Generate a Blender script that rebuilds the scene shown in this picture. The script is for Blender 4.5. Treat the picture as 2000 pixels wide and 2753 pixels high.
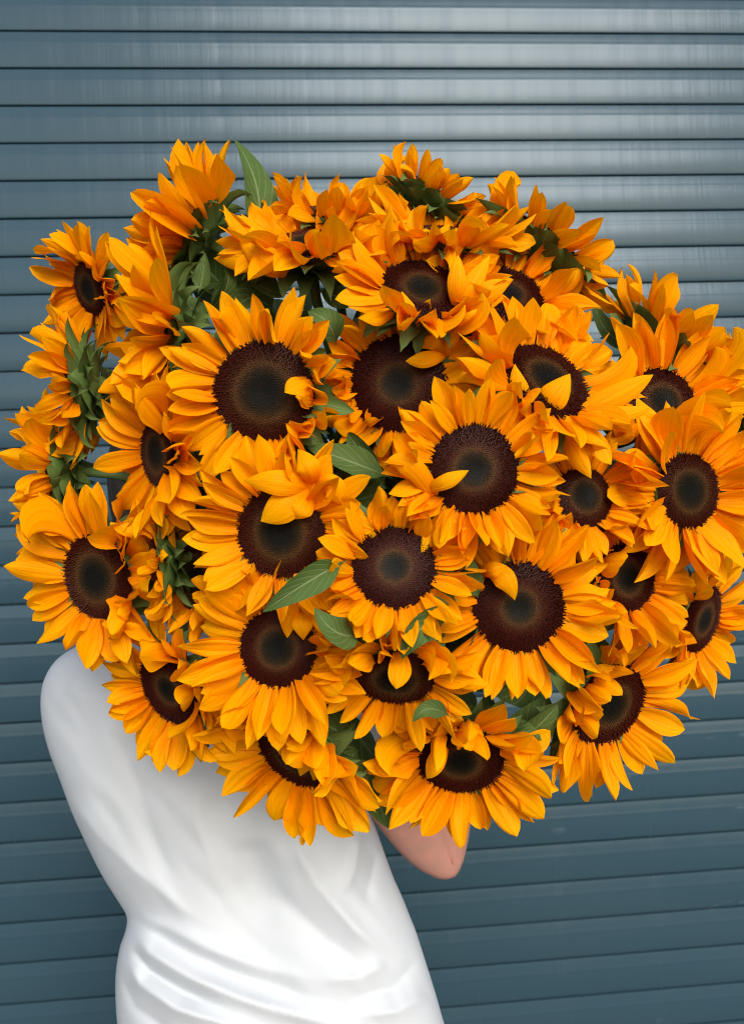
import bpy, bmesh, math, random
from mathutils import Vector, Matrix, Quaternion, noise as mnoise
rad = math.radians
sc = bpy.context.scene
for o in list(bpy.data.objects):
    bpy.data.objects.remove(o)
COL = sc.collection

# ------------------------------------------------------------------ camera
FPX = 2200.0                       # focal length in photograph pixels (2000 x 2753)
PITCH, YAW, ROLL = rad(1.97), rad(4.33), rad(-2.43)
CAM = Vector((0.0, 0.0, 1.50))
WALL_Y = 1.665
SLAT = 0.077
LINE0 = CAM.z + 1.059              # height of the highest slat joint in view
fw = Vector((math.sin(YAW) * math.cos(PITCH), math.cos(YAW) * math.cos(PITCH), math.sin(PITCH)))
r0 = Vector((math.cos(YAW), -math.sin(YAW), 0))
u0 = r0.cross(fw)
RT = r0 * math.cos(ROLL) + u0 * math.sin(ROLL)
UP = u0 * math.cos(ROLL) - r0 * math.sin(ROLL)
cd = bpy.data.cameras.new('camera')
cam = bpy.data.objects.new('camera', cd)
COL.objects.link(cam)
m = Matrix((RT, UP, -fw)).transposed().to_4x4()
m.translation = CAM
cam.matrix_world = m
cd.sensor_width = 36
cd.sensor_fit = 'AUTO'
cd.lens = FPX / 2753 * 36
cd.clip_start = 0.02
cd.clip_end = 2000
cd.dof.use_dof = True
cd.dof.focus_distance = 0.72
cd.dof.aperture_fstop = 9.0
sc.camera = cam

# ------------------------------------------------------------------ light
SUN_EL, SUN_AZ = rad(27), rad(168)      # azimuth clockwise from +Y: behind the camera, to its right
w = bpy.data.worlds.new('World')
sc.world = w
w.use_nodes = True
wn = w.node_tree
bg = wn.nodes['Background']
sky = wn.nodes.new('ShaderNodeTexSky')
sky.sky_type = 'NISHITA'
sky.sun_disc = False
sky.sun_elevation = SUN_EL
sky.sun_rotation = SUN_AZ
sky.air_density = 1.0
sky.dust_density = 2.0
sky.ozone_density = 1.0
wn.links.new(sky.outputs[0], bg.inputs[0])
bg.inputs[1].default_value = 0.13
sl = bpy.data.lights.new('sun', 'SUN')
sl.energy = 1.5
sl.angle = rad(30)
sl.color = (1.0, 0.985, 0.96)
sun = bpy.data.objects.new('sun', sl)
COL.objects.link(sun)
sd = Vector((math.sin(SUN_AZ) * math.cos(SUN_EL), math.cos(SUN_AZ) * math.cos(SUN_EL), math.sin(SUN_EL)))
sun.rotation_euler = sd.to_track_quat('Z', 'Y').to_euler()
sun.location = sd * 8
vs = sc.view_settings
vs.view_transform = 'Standard'
vs.look = 'None'
vs.exposure = 0.62
vs.gamma = 1
vs.use_curve_mapping = False
sc.cycles.use_denoising = True
sc.cycles.filter_width = 1.1
sc.cycles.max_bounces = 8
sc.cycles.transparent_max_bounces = 8

# ------------------------------------------------------------------ helpers
def P(px, py, d):
    """photograph pixel (2000 x 2753) + distance along the optical axis -> point"""
    return CAM + d * (fw + RT * ((px - 1000) / FPX) - UP * ((py - 1376.5) / FPX))
S = 2000 / 1648.0
def V(vx, vy, d):
    return P(vx * S, vy * S, d)

def link(o, parent=None):
    COL.objects.link(o)
    if parent:
        o.parent = parent
    return o
def mesh(name, verts, faces, mat=None, smooth=True, uvs=None, attr=None):
    me = bpy.data.meshes.new(name)
    me.from_pydata([tuple(v) for v in verts], [], faces)
    if uvs is not None:
        lay = me.uv_layers.new(name='UVMap')
        for lp in me.loops:
            lay.data[lp.index].uv = uvs[lp.vertex_index]
    if attr is not None:
        a = me.attributes.new('rad', 'FLOAT', 'POINT')
        for i, x in enumerate(attr):
            a.data[i].value = x
    if smooth:
        me.polygons.foreach_set('use_smooth', [True] * len(me.polygons))
    if mat:
        me.materials.append(mat)
    me.update()
    return me
def obj(name, me, parent=None, kind=None):
    o = bpy.data.objects.new(name, me)
    link(o, parent)
    if kind:
        o['kind'] = kind
    return o
def thing(name, label, cat, group=None, mat=None):
    o = bpy.data.objects.new(name, None)
    o.empty_display_size = 0.02
    if mat is not None:
        o.matrix_world = mat
    link(o)
    o['label'] = label
    o['category'] = cat
    if group:
        o['group'] = group
    return o
def grid_faces(nu, nv, wrap=False):
    f = []
    for i in range(nu - 1):
        for j in range(nv if wrap else nv - 1):
            a, b = i * nv + j, i * nv + (j + 1) % nv
            f.append((a, b, b + nv, a + nv))
    return f
def smooth(x):
    x = max(0.0, min(1.0, x))
    return x * x * (3 - 2 * x)
def box(bm, x0, x1, y0, y1, z0, z1):
    vs_ = [bm.verts.new((x, y, z)) for x in (x0, x1) for y in (y0, y1) for z in (z0, z1)]
    for q in ((0, 1, 3, 2), (4, 6, 7, 5), (0, 4, 5, 1), (2, 3, 7, 6), (0, 2, 6, 4), (1, 5, 7, 3)):
        bm.faces.new([vs_[i] for i in q])
def bm_mesh(name, bm, mat, bevel=0.0):
    bmesh.ops.recalc_face_normals(bm, faces=bm.faces)
    if bevel:
        bmesh.ops.bevel(bm, geom=bm.edges[:], offset=bevel, segments=2, affect='EDGES')
    me = bpy.data.meshes.new(name)
    bm.to_mesh(me)
    bm.free()
    me.materials.append(mat)
    return me
def bez(p0, p1, p2, p3, t):
    s = 1 - t
    return p0 * (s ** 3) + p1 * (3 * s * s * t) + p2 * (3 * s * t * t) + p3 * (t ** 3)
def tube(pts, radii, n=7):
    verts, faces = [], []
    ref = Vector((0.13, 0.2, 0.97))
    for i, p in enumerate(pts):
        t = (pts[min(i + 1, len(pts) - 1)] - pts[max(i - 1, 0)]).normalized()
        a = t.cross(ref).normalized()
        b = t.cross(a)
        for k in range(n):
            an = 2 * math.pi * k / n
            verts.append(p + (a * math.cos(an) + b * math.sin(an)) * radii[i])
    faces = grid_faces(len(pts), n, True)
    faces.append(tuple(range(n))[::-1])
    faces.append(tuple(range((len(pts) - 1) * n, len(pts) * n)))
    return verts, faces

# ------------------------------------------------------------------ materials
def mat_new(name):
    mt = bpy.data.materials.new(name)
    mt.use_nodes = True
    nt = mt.node_tree
    nt.nodes.clear()
    out = nt.nodes.new('ShaderNodeOutputMaterial')
    return mt, nt, out
def N(nt, kind, **kw):
    n = nt.nodes.new('ShaderNode' + kind)
    for k, v in kw.items():
        setattr(n, k, v)
    return n
def ramp(nt, fac, stops, interp='LINEAR'):
    n = nt.nodes.new('ShaderNodeValToRGB')
    n.color_ramp.interpolation = interp
    e = n.color_ramp.elements
    while len(e) < len(stops):
        e.new(0.5)
    for k, (p, c) in enumerate(stops):
        e[k].position = p
        e[k].color = (*c, 1) if len(c) == 3 else c
    if fac is not None:
        nt.links.new(fac, n.inputs[0])
    return n
def math_n(nt, op, a, b=None, clamp=False):
    n = nt.nodes.new('ShaderNodeMath')
    n.operation = op
    n.use_clamp = clamp
    for i, x in enumerate((a, b)):
        if x is None:
            continue
        if isinstance(x, (int, float)):
            n.inputs[i].default_value = x
        else:
            nt.links.new(x, n.inputs[i])
    return n.outputs[0]
def mixc(nt, fac, a, b, mode='MIX'):
    n = nt.nodes.new('ShaderNodeMix')
    n.data_type = 'RGBA'
    n.blend_type = mode
    for i, x in ((0, fac), (6, a), (7, b)):
        if isinstance(x, (int, float)):
            n.inputs[i].default_value = x
        elif isinstance(x, tuple):
            n.inputs[i].default_value = (*x, 1)
        else:
            nt.links.new(x, n.inputs[i])
    return n.outputs[2]

def petal_material():
    mt, nt, out = mat_new('petal')
    L = nt.links.new
    uv = N(nt, 'UVMap')
    sep = N(nt, 'SeparateXYZ')
    L(uv.outputs[0], sep.inputs[0])
    oi = N(nt, 'ObjectInfo')
    mp = N(nt, 'Mapping')
    mp.inputs['Scale'].default_value = (1.6, 17, 1)
    L(uv.outputs[0], mp.inputs[0])
    off = N(nt, 'CombineXYZ')
    L(math_n(nt, 'MULTIPLY', oi.outputs['Random'], 37.0), off.inputs[2])
    L(off.outputs[0], mp.inputs['Location'])
    nz = N(nt, 'TexNoise', noise_dimensions='3D')
    nz.inputs['Scale'].default_value = 1.0
    nz.inputs['Detail'].default_value = 3
    L(mp.outputs[0], nz.inputs[0])
    base = ramp(nt, sep.outputs[0], [(0.0, (0.93, 0.25, 0.0)), (0.35, (0.99, 0.36, 0.0)), (0.75, (1.0, 0.42, 0.0)), (1.0, (1.0, 0.48, 0.001))])
    c1 = mixc(nt, math_n(nt, 'MULTIPLY', oi.outputs['Random'], 0.45), base.outputs[0], (1.0, 0.50, 0.001))
    streak = ramp(nt, nz.outputs[0], [(0.34, (0.90, 0.74, 0.6)), (0.58, (1, 1, 1))])
    c2 = mixc(nt, 0.75, c1, streak.outputs[0], 'MULTIPLY')
    bp = N(nt, 'Bump')
    bp.inputs['Strength'].default_value = 0.55
    bp.inputs['Distance'].default_value = 0.0012
    L(nz.outputs[0], bp.inputs['Height'])
    pb = N(nt, 'BsdfPrincipled')
    L(c2, pb.inputs['Base Color'])
    pb.inputs['Roughness'].default_value = 0.5
    pb.inputs['Specular IOR Level'].default_value = 0.05
    L(bp.outputs[0], pb.inputs['Normal'])
    tr = N(nt, 'BsdfTranslucent')
    L(c2, tr.inputs[0])
    L(bp.outputs[0], tr.inputs['Normal'])
    mx = N(nt, 'MixShader')
    mx.inputs[0].default_value = 0.36
    L(pb.outputs[0], mx.inputs[1])
    L(tr.outputs[0], mx.inputs[2])
    L(mx.outputs[0], out.inputs[0])
    return mt

def leaf_material(name, ca, cb, vein, back, bracty=False):
    mt, nt, out = mat_new(name)
    L = nt.links.new
    uv = N(nt, 'UVMap')
    sep = N(nt, 'SeparateXYZ')
    L(uv.outputs[0], sep.inputs[0])
    oi = N(nt, 'ObjectInfo')
    geo = N(nt, 'NewGeometry')
    s = math_n(nt, 'ABSOLUTE', math_n(nt, 'SUBTRACT', sep.outputs[1], 0.5))       # 0 midrib .. 0.5 edge
    mid = math_n(nt, 'SUBTRACT', 1.0, math_n(nt, 'MULTIPLY', s, 20.0), True)
    # side veins sweep towards the tip
    ph = math_n(nt, 'SUBTRACT', math_n(nt, 'MULTIPLY', sep.outputs[0], 7.0), math_n(nt, 'MULTIPLY', s, 5.0))
    fr = math_n(nt, 'ABSOLUTE', math_n(nt, 'SUBTRACT', math_n(nt, 'FRACT', ph), 0.5))
    side = math_n(nt, 'SUBTRACT', 1.0, math_n(nt, 'MULTIPLY', fr, 9.0), True)
    side = math_n(nt, 'MULTIPLY', side, 0.0 if bracty else 0.6)
    ve = math_n(nt, 'MAXIMUM', mid, side)
    tc = N(nt, 'NewGeometry')
    nz = N(nt, 'TexNoise')
    nz.inputs['Scale'].default_value = 70
    nz.inputs['Detail'].default_value = 4
    L(tc.outputs['Position'], nz.inputs[0])
    c = mixc(nt, math_n(nt, 'MULTIPLY', nz.outputs[0], 0.9), ca, cb)
    c = mixc(nt, math_n(nt, 'MULTIPLY', oi.outputs['Random'], 0.5), c, cb)
    c = mixc(nt, math_n(nt, 'MULTIPLY', ve, 0.75), c, vein)
    c = mixc(nt, math_n(nt, 'MULTIPLY', geo.outputs['Backfacing'], 0.6), c, back)
    bp = N(nt, 'Bump')
    bp.inputs['Strength'].default_value = 0.7
    bp.inputs['Distance'].default_value = 0.001
    hh = math_n(nt, 'SUBTRACT', math_n(nt, 'MULTIPLY', nz.outputs[0], 0.6), math_n(nt, 'MULTIPLY', ve, 0.7))
    L(hh, bp.inputs['Height'])
    pb = N(nt, 'BsdfPrincipled')
    L(c, pb.inputs['Base Color'])
    pb.inputs['Roughness'].default_value = 0.6
    pb.inputs['Specular IOR Level'].default_value = 0.14
    L(bp.outputs[0], pb.inputs['Normal'])
    tr = N(nt, 'BsdfTranslucent')
    L(c, tr.inputs[0])
    mx = N(nt, 'MixShader')
    mx.inputs[0].default_value = 0.18
    L(pb.outputs[0], mx.inputs[1])
    L(tr.outputs[0], mx.inputs[2])
    L(mx.outputs[0], out.inputs[0])
    return mt

def disc_material(name, k):
    mt, nt, out = mat_new(name)
    L = nt.links.new
    at = N(nt, 'Attribute', attribute_name='rad')
    oi = N(nt, 'ObjectInfo')
    c = ramp(nt, at.outputs['Fac'], [(0.0, (0.008, 0.008, 0.006)), (0.22, (0.011, 0.010, 0.007)), (0.36, (0.036, 0.022, 0.009)), (0.47, (0.105, 0.046, 0.015)),
                                     (0.58, (0.068, 0.018, 0.006)), (0.70, (0.054, 0.0080, 0.0030)), (1.0, (0.038, 0.0045, 0.0020))])
    nz = N(nt, 'TexNoise')
    nz.inputs['Scale'].default_value = 420
    tc = N(nt, 'NewGeometry')
    L(tc.outputs['Position'], nz.inputs[0])
    tp = N(nt, 'Attribute', attribute_name='tip')
    cc = mixc(nt, 1.0, c.outputs[0], ramp(nt, tp.outputs['Fac'], [(0.0, (0.55, 0.55, 0.55)), (0.3, (0.9, 0.9, 0.9)), (1.0, (3.2, 2.6, 2.2))]).outputs[0], 'MULTIPLY')
    pb = N(nt, 'BsdfPrincipled')
    L(cc, pb.inputs['Base Color'])
    pb.inputs['Roughness'].default_value = 0.5
    pb.inputs['Specular IOR Level'].default_value = 0.1
    L(pb.outputs[0], out.inputs[0])
    return mt

def simple(name, col, rough=0.6, spec=0.3, nscale=0, ncol=None, nfac=0.5, bump=0.0, bscale=None, bdist=0.001, stretch=(1, 1, 1)):
    mt, nt, out = mat_new(name)
    L = nt.links.new
    pb = N(nt, 'BsdfPrincipled')
    pb.inputs['Roughness'].default_value = rough
    pb.inputs['Specular IOR Level'].default_value = spec
    pb.inputs['Base Color'].default_value = (*col, 1)
    geo = N(nt, 'NewGeometry')
    mp = N(nt, 'Mapping')
    mp.inputs['Scale'].default_value = stretch
    L(geo.outputs['Position'], mp.inputs[0])
    if nscale:
        nz = N(nt, 'TexNoise')
        nz.inputs['Scale'].default_value = nscale
        nz.inputs['Detail'].default_value = 5
        L(mp.outputs[0], nz.inputs[0])
        rp = ramp(nt, nz.outputs[0], [(0.3, (0, 0, 0)), (0.7, (1, 1, 1))])
        L(mixc(nt, math_n(nt, 'MULTIPLY', rp.outputs[0], nfac), col, ncol or col), pb.inputs['Base Color'])
    if bump:
        n2 = N(nt, 'TexNoise')
        n2.inputs['Scale'].default_value = bscale or nscale
        n2.inputs['Detail'].default_value = 4
        L(mp.outputs[0], n2.inputs[0])
        bp = N(nt, 'Bump')
        bp.inputs['Strength'].default_value = bump
        bp.inputs['Distance'].default_value = bdist
        L(n2.outputs[0], bp.inputs['Height'])
        L(bp.outputs[0], pb.inputs['Normal'])
    L(pb.outputs[0], out.inputs[0])
    return mt

def shutter_material():
    mt, nt, out = mat_new('shutter_paint')
    L = nt.links.new
    geo = N(nt, 'NewGeometry')
    def nz(scale3, detail=4, rough=0.55):
        mp = N(nt, 'Mapping')
        mp.inputs['Scale'].default_value = scale3
        L(geo.outputs['Position'], mp.inputs[0])
        n = N(nt, 'TexNoise')
        n.inputs['Scale'].default_value = 1
        n.inputs['Detail'].default_value = detail
        n.inputs['Roughness'].default_value = rough
        L(mp.outputs[0], n.inputs[0])
        return n.outputs[0]
    streak = nz((34, 1, 1.1), 5, 0.65)          # rolled-sheet waviness, runs up and down
    band = nz((1.2, 1, 160), 2)                 # rolling marks along the slat
    dirt = nz((3.2, 1, 9), 5)
    pb = N(nt, 'BsdfPrincipled')
    c = mixc(nt, math_n(nt, 'MULTIPLY', ramp(nt, dirt, [(0.4, (0, 0, 0)), (0.75, (1, 1, 1))]).outputs[0], 0.35), (0.027, 0.060, 0.082), (0.040, 0.072, 0.092))
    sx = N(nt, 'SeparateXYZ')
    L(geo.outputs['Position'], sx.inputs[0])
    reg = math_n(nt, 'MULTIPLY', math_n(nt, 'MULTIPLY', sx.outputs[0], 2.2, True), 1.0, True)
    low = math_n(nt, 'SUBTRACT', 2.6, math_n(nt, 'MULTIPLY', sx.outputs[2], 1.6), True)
    dent_glint = ramp(nt, nz((7, 1, 30), 3), [(0.67, (0, 0, 0)), (0.86, (1, 1, 1))]).outputs[0]  # reflections off small dents, painted into the base colour as pale spots
    sm = math_n(nt, 'MULTIPLY', math_n(nt, 'MULTIPLY', reg, low), math_n(nt, 'MULTIPLY', dent_glint, 0.55))
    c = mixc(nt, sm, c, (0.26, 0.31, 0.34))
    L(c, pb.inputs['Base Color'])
    ro = math_n(nt, 'ADD', math_n(nt, 'MULTIPLY', streak, 0.22), 0.13)
    L(ro, pb.inputs['Roughness'])
    pb.inputs['Specular IOR Level'].default_value = 0.34
    pb.inputs['Specular Tint'].default_value = (0.82, 0.92, 1.0, 1)
    b1 = N(nt, 'Bump')
    b1.inputs['Strength'].default_value = 0.35
    b1.inputs['Distance'].default_value = 0.0016
    L(streak, b1.inputs['Height'])
    b2 = N(nt, 'Bump')
    b2.inputs['Strength'].default_value = 0.12
    b2.inputs['Distance'].default_value = 0.0006
    L(band, b2.inputs['Height'])
    L(b1.outputs[0], b2.inputs['Normal'])
    L(b2.outputs[0], pb.inputs['Normal'])
    L(pb.outputs[0], out.inputs[0])
    return mt

M_PETAL = petal_material()
M_BRACT = leaf_material('bract_green', (0.070, 0.125, 0.024), (0.125, 0.190, 0.050), (0.17, 0.25, 0.08), (0.13, 0.20, 0.06), True)
M_LEAF = leaf_material('leaf_green', (0.050, 0.098, 0.018), (0.090, 0.150, 0.036), (0.25, 0.32, 0.15), (0.20, 0.28, 0.13))
M_DISC = disc_material('disc_brown', 0)
M_STEM = simple('stem_green', (0.10, 0.17, 0.05), 0.6, 0.3, 60, (0.15, 0.22, 0.08), 0.6, 0.3, 300)
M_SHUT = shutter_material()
M_RUBBER = simple('dark_seal', (0.02, 0.023, 0.026), 0.7, 0.2)
M_PLASTER = simple('plaster', (0.42, 0.41, 0.39), 0.9, 0.2, 4, (0.34, 0.33, 0.31), 0.6, 0.4, 160)
M_GROUND = simple('concrete_ground', (0.17, 0.165, 0.155), 0.9, 0.2, 1.3, (0.11, 0.108, 0.10), 0.7, 0.5, 90, 0.004)
M_SHIRT = simple('white_cotton', (0.545, 0.58, 0.615), 0.9, 0.1, 0, None, 0, 0.12, 900, 0.0006)
M_SKIN = simple('skin', (0.46, 0.245, 0.195), 0.5, 0.35, 38, (0.60, 0.275, 0.215), 0.9, 0.15, 420, 0.0006)
M_HAIR = simple('brown_hair', (0.030, 0.017, 0.010), 0.45, 0.4, 30, (0.05, 0.03, 0.018), 0.6, 0.7, 90, 0.004, (1, 1, 0.15))
M_JEANS = simple('blue_denim', (0.06, 0.085, 0.15), 0.85, 0.2, 200, (0.10, 0.13, 0.20), 0.6, 0.4, 700)
M_SHOE = simple('white_leather', (0.7, 0.7, 0.68), 0.5, 0.4, 20, (0.6, 0.6, 0.58), 0.4)

# ------------------------------------------------------------------ setting: ground, wall, roller shutter
bm = bmesh.new()
n = 24
gv = [[bm.verts.new((-600 + 1200 * i / n, -600 + 1200 * j / n, 0)) for j in range(n + 1)] for i in range(n + 1)]
for i in range(n):
    for j in range(n):
        bm.faces.new((gv[i][j], gv[i + 1][j], gv[i + 1][j + 1], gv[i][j + 1]))
g = obj('ground', bm_mesh('ground', bm, M_GROUND), kind='structure')

SX0, SX1 = -1.75, 1.95
NTOP = 4
ztop = LINE0 + NTOP * SLAT
bm = bmesh.new()
WF = WALL_Y - 0.10
box(bm, -7, SX0 - 0.07, WF, WF + 0.5, -0.05, 5.2)
box(bm, SX1 + 0.07, 7, WF, WF + 0.5, -0.05, 5.2)
box(bm, SX0 - 0.07, SX1 + 0.07, WF, WF + 0.5, ztop + 0.02, 5.2)
wall = obj('building_wall', bm_mesh('building_wall', bm, M_PLASTER))
wall['label'] = 'grey plaster wall framing the closed roller shutter'
wall['category'] = 'wall'

shutter = thing('roller_shutter', 'closed dark blue-grey metal roller shutter of horizontal curved slats', 'shutter', mat=Matrix.Translation((0, WALL_Y, 0)))
def slat_mesh():
    # profile (y towards the viewer is negative, z from the joint upwards)
    prof = [(0.0065, 0.0004), (0.0020, 0.0006), (0.0004, 0.0014)]
    H = SLAT
    for k in range(0, 15):
        t = k / 14.0
        z = 0.0030 + (H - 0.0062) * t
        bulge = -0.0030 * (1 - (2 * t - 1.0) ** 2) - 0.0004 * t
        if t > 0.69:
            bulge += 0.00035 * smooth((t - 0.66) / 0.08)      # rolled step near the top of the slat
        prof.append((bulge, z))
        if k == 9:
            prof.append((bulge - 0.0002, z + 0.0016))
    prof += [(0.0005, H - 0.0030), (0.0018, H - 0.0026), (0.0068, H - 0.0016), (0.0068, H + 0.0002)]
    nx = 13
    verts = []
    for i in range(nx):
        x = SX0 + (SX1 - SX0) * i / (nx - 1)
        for y, z in prof:
            verts.append((x, y, z))
    f = [tuple(reversed(q)) for q in grid_faces(nx, len(prof))]
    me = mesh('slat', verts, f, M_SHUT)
    npf = len(prof) - 1
    for p_ in me.polygons:
        if p_.index % npf >= npf - 5 or p_.index % npf < 2:
            p_.use_smooth = False
    return me
SL = slat_mesh()
nsl = int((ztop - 0.09) / SLAT)
for k in range(nsl):
    o = obj('slat', SL, shutter)
    o.location = (0, random.Random(k).uniform(-0.0006, 0.0006), ztop - (k + 1) * SLAT)
zb = ztop - nsl * SLAT
bm = bmesh.new()
box(bm, SX0, SX1, -0.012, 0.014, 0.012, zb - 0.002)
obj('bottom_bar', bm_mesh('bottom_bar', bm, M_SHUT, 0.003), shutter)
bm = bmesh.new()
box(bm, SX0, SX1, -0.010, 0.012, 0.0, 0.0118)
obj('rubber_seal', bm_mesh('rubber_seal', bm, M_RUBBER), shutter)
for s in (SX0, SX1):
    bm = bmesh.new()
    box(bm, s - 0.066, s + 0.02 if s < 0 else s + 0.066, -0.03, 0.05, 0.0, ztop + 0.018) if s < 0 else box(bm, s - 0.02, s + 0.066, -0.03, 0.05, 0.0, ztop + 0.018)
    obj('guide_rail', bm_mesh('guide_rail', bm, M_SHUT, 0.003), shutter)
bm = bmesh.new()
box(bm, SX0 - 0.07, SX1 + 0.07, 0.09, 0.10, 0, ztop + 0.02)
obj('backing', bm_mesh('backing', bm, M_RUBBER), shutter)

# ------------------------------------------------------------------ blades: petals, bracts, leaves
def blade(nu, nv, wfun, c1, c2, cup, groove, rip, rf, twist, side, phase, rng=None, pinch=0.0):
    """unit-length blade along +X, face towards +Z"""
    verts, uvs = [], []
    x = z = 0.0
    prev = 0.0
    for i in range(nu):
        t = i / (nu - 1)
        if i:
            dt = t - prev
            a = c1 * (t - dt / 2) + c2 * (t - dt / 2) ** 2
            x += math.cos(a) * dt
            z += math.sin(a) * dt
        prev = t
        a = c1 * t + c2 * t * t
        wd = wfun(t)
        nrm = Vector((-math.sin(a), 0, math.cos(a)))
        tw = twist * t
        bi = Vector((0, 1, 0)) * math.cos(tw) + nrm * math.sin(tw)
        nn = nrm * math.cos(tw) - Vector((0, 1, 0)) * math.sin(tw)
        for j in range(nv):
            s = -1 + 2 * j / (nv - 1)
            h = cup * s * s * wd + groove * wd * (math.cos(3 * math.pi * s) * 0.5 - 0.5) * (1 - 0.6 * t)
            h += rip * math.sin(rf * t + phase + (1.7 if s > 0 else 0)) * abs(s) ** 1.5 * smooth(t * 2.5)
            p = Vector((x, side * t * t, z)) + bi * (s * wd * (1 - pinch * abs(s))) + nn * h
            verts.append(p)
            uvs.append((t, (s + 1) / 2))
    return verts, [tuple(reversed(q)) for q in grid_faces(nu, nv)], uvs

def petal_w(rng):
    wm = 0.5
    pk = rng.uniform(0.40, 0.60)
    e1 = rng.uniform(1.6, 2.3)
    e2 = rng.uniform(0.72, 1.0)
    b = rng.uniform(0.5, 0.68)
    def f(t):
        if t < pk:
            return wm * (b + (1 - b) * math.sin(t / pk * math.pi / 2))
        q = (t - pk) / (1 - pk)
        return wm * max(0.015, (1 - q ** e1) ** e2)
    return f
RP = random.Random(11)
def petal_variants(nvar, mode):
    res = []
    for k in range(nvar):
        f = petal_w(RP)
        if mode == 'flat':
            c1, c2 = RP.uniform(-0.1, 0.55), RP.uniform(-0.75, 0.1)
            cup = RP.uniform(-0.30, 0.55)
            tw = RP.uniform(-0.35, 0.35)
            rip = RP.uniform(0.0, 0.035)
        elif mode == 'curl':            # arches up, over and in
            c1, c2 = RP.uniform(0.2, 1.2), RP.uniform(-0.4, 0.9)
            cup = RP.uniform(-0.9, 0.9)
            tw = RP.uniform(-1.1, 1.1)
            rip = RP.uniform(0.02, 0.07)
        else:                           # droops back
            c1, c2 = RP.uniform(-0.2, 0.6), RP.uniform(-1.6, -0.6)
            cup = RP.uniform(-0.6, 0.2)
            tw = RP.uniform(-0.7, 0.7)
            rip = RP.uniform(0.0, 0.05)
        v, fc, uv = blade(12, 9, f, c1, c2, cup, RP.uniform(0.10, 0.20), rip, RP.uniform(5, 10), tw, RP.uniform(-0.14, 0.14), RP.uniform(0, 6))
        res.append(mesh('petal_' + mode, v, fc, M_PETAL, uvs=uv))
    return res
PET = {k: petal_variants(nv_, k) for k, nv_ in (('flat', 26), ('curl', 22), ('droop', 14))}

def bract_variants(nvar):
    res = []
    for k in range(nvar):
        wm = 0.5
        tip = RP.uniform(0.66, 0.8)
        def f(t, tip=tip):
            if t < 0.22:
                return wm * (0.75 + 0.25 * math.sin(t / 0.22 * math.pi / 2))
            if t < tip:
                return wm * (1 - 0.62 * smooth((t - 0.22) / (tip - 0.22)))
            return wm * max(0.012, 0.38 * (1 - (t - tip) / (1 - tip)) ** 1.25)
        v, fc, uv = blade(10, 5, f, RP.uniform(-0.7, -0.1), RP.uniform(0.6, 2.0), RP.uniform(-0.5, -0.12), 0.0, RP.uniform(0, 0.03), RP.uniform(5, 9), RP.uniform(-0.5, 0.5), RP.uniform(-0.12, 0.12), RP.uniform(0, 6))
        res.append(mesh('bract', v, fc, M_BRACT, uvs=uv))
    return res
BRA = bract_variants(16)

def leaf_w(t):
    if t < 0.10:
        return 0.018
    q = (t - 0.10) / 0.90
    if q < 0.34:
        return 0.018 + 0.482 * math.sin(q / 0.34 * math.pi / 2) ** 0.8
    q = (q - 0.34) / 0.66
    return max(0.006, 0.5 * (1 - q) ** 0.85 * (1 + 0.45 * q))
LEAF = []
for k in range(10):
    v, fc, uv = blade(18, 11, leaf_w, RP.uniform(-0.3, 0.6), RP.uniform(-1.6, 0.2), RP.uniform(0.15, 0.6), 0.0, RP.uniform(0.015, 0.05), RP.uniform(6, 12), RP.uniform(-0.8, 0.8), RP.uniform(-0.1, 0.1), RP.uniform(0, 6))
    LEAF.append(mesh('leaf', v, fc, M_LEAF, uvs=uv))

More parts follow.
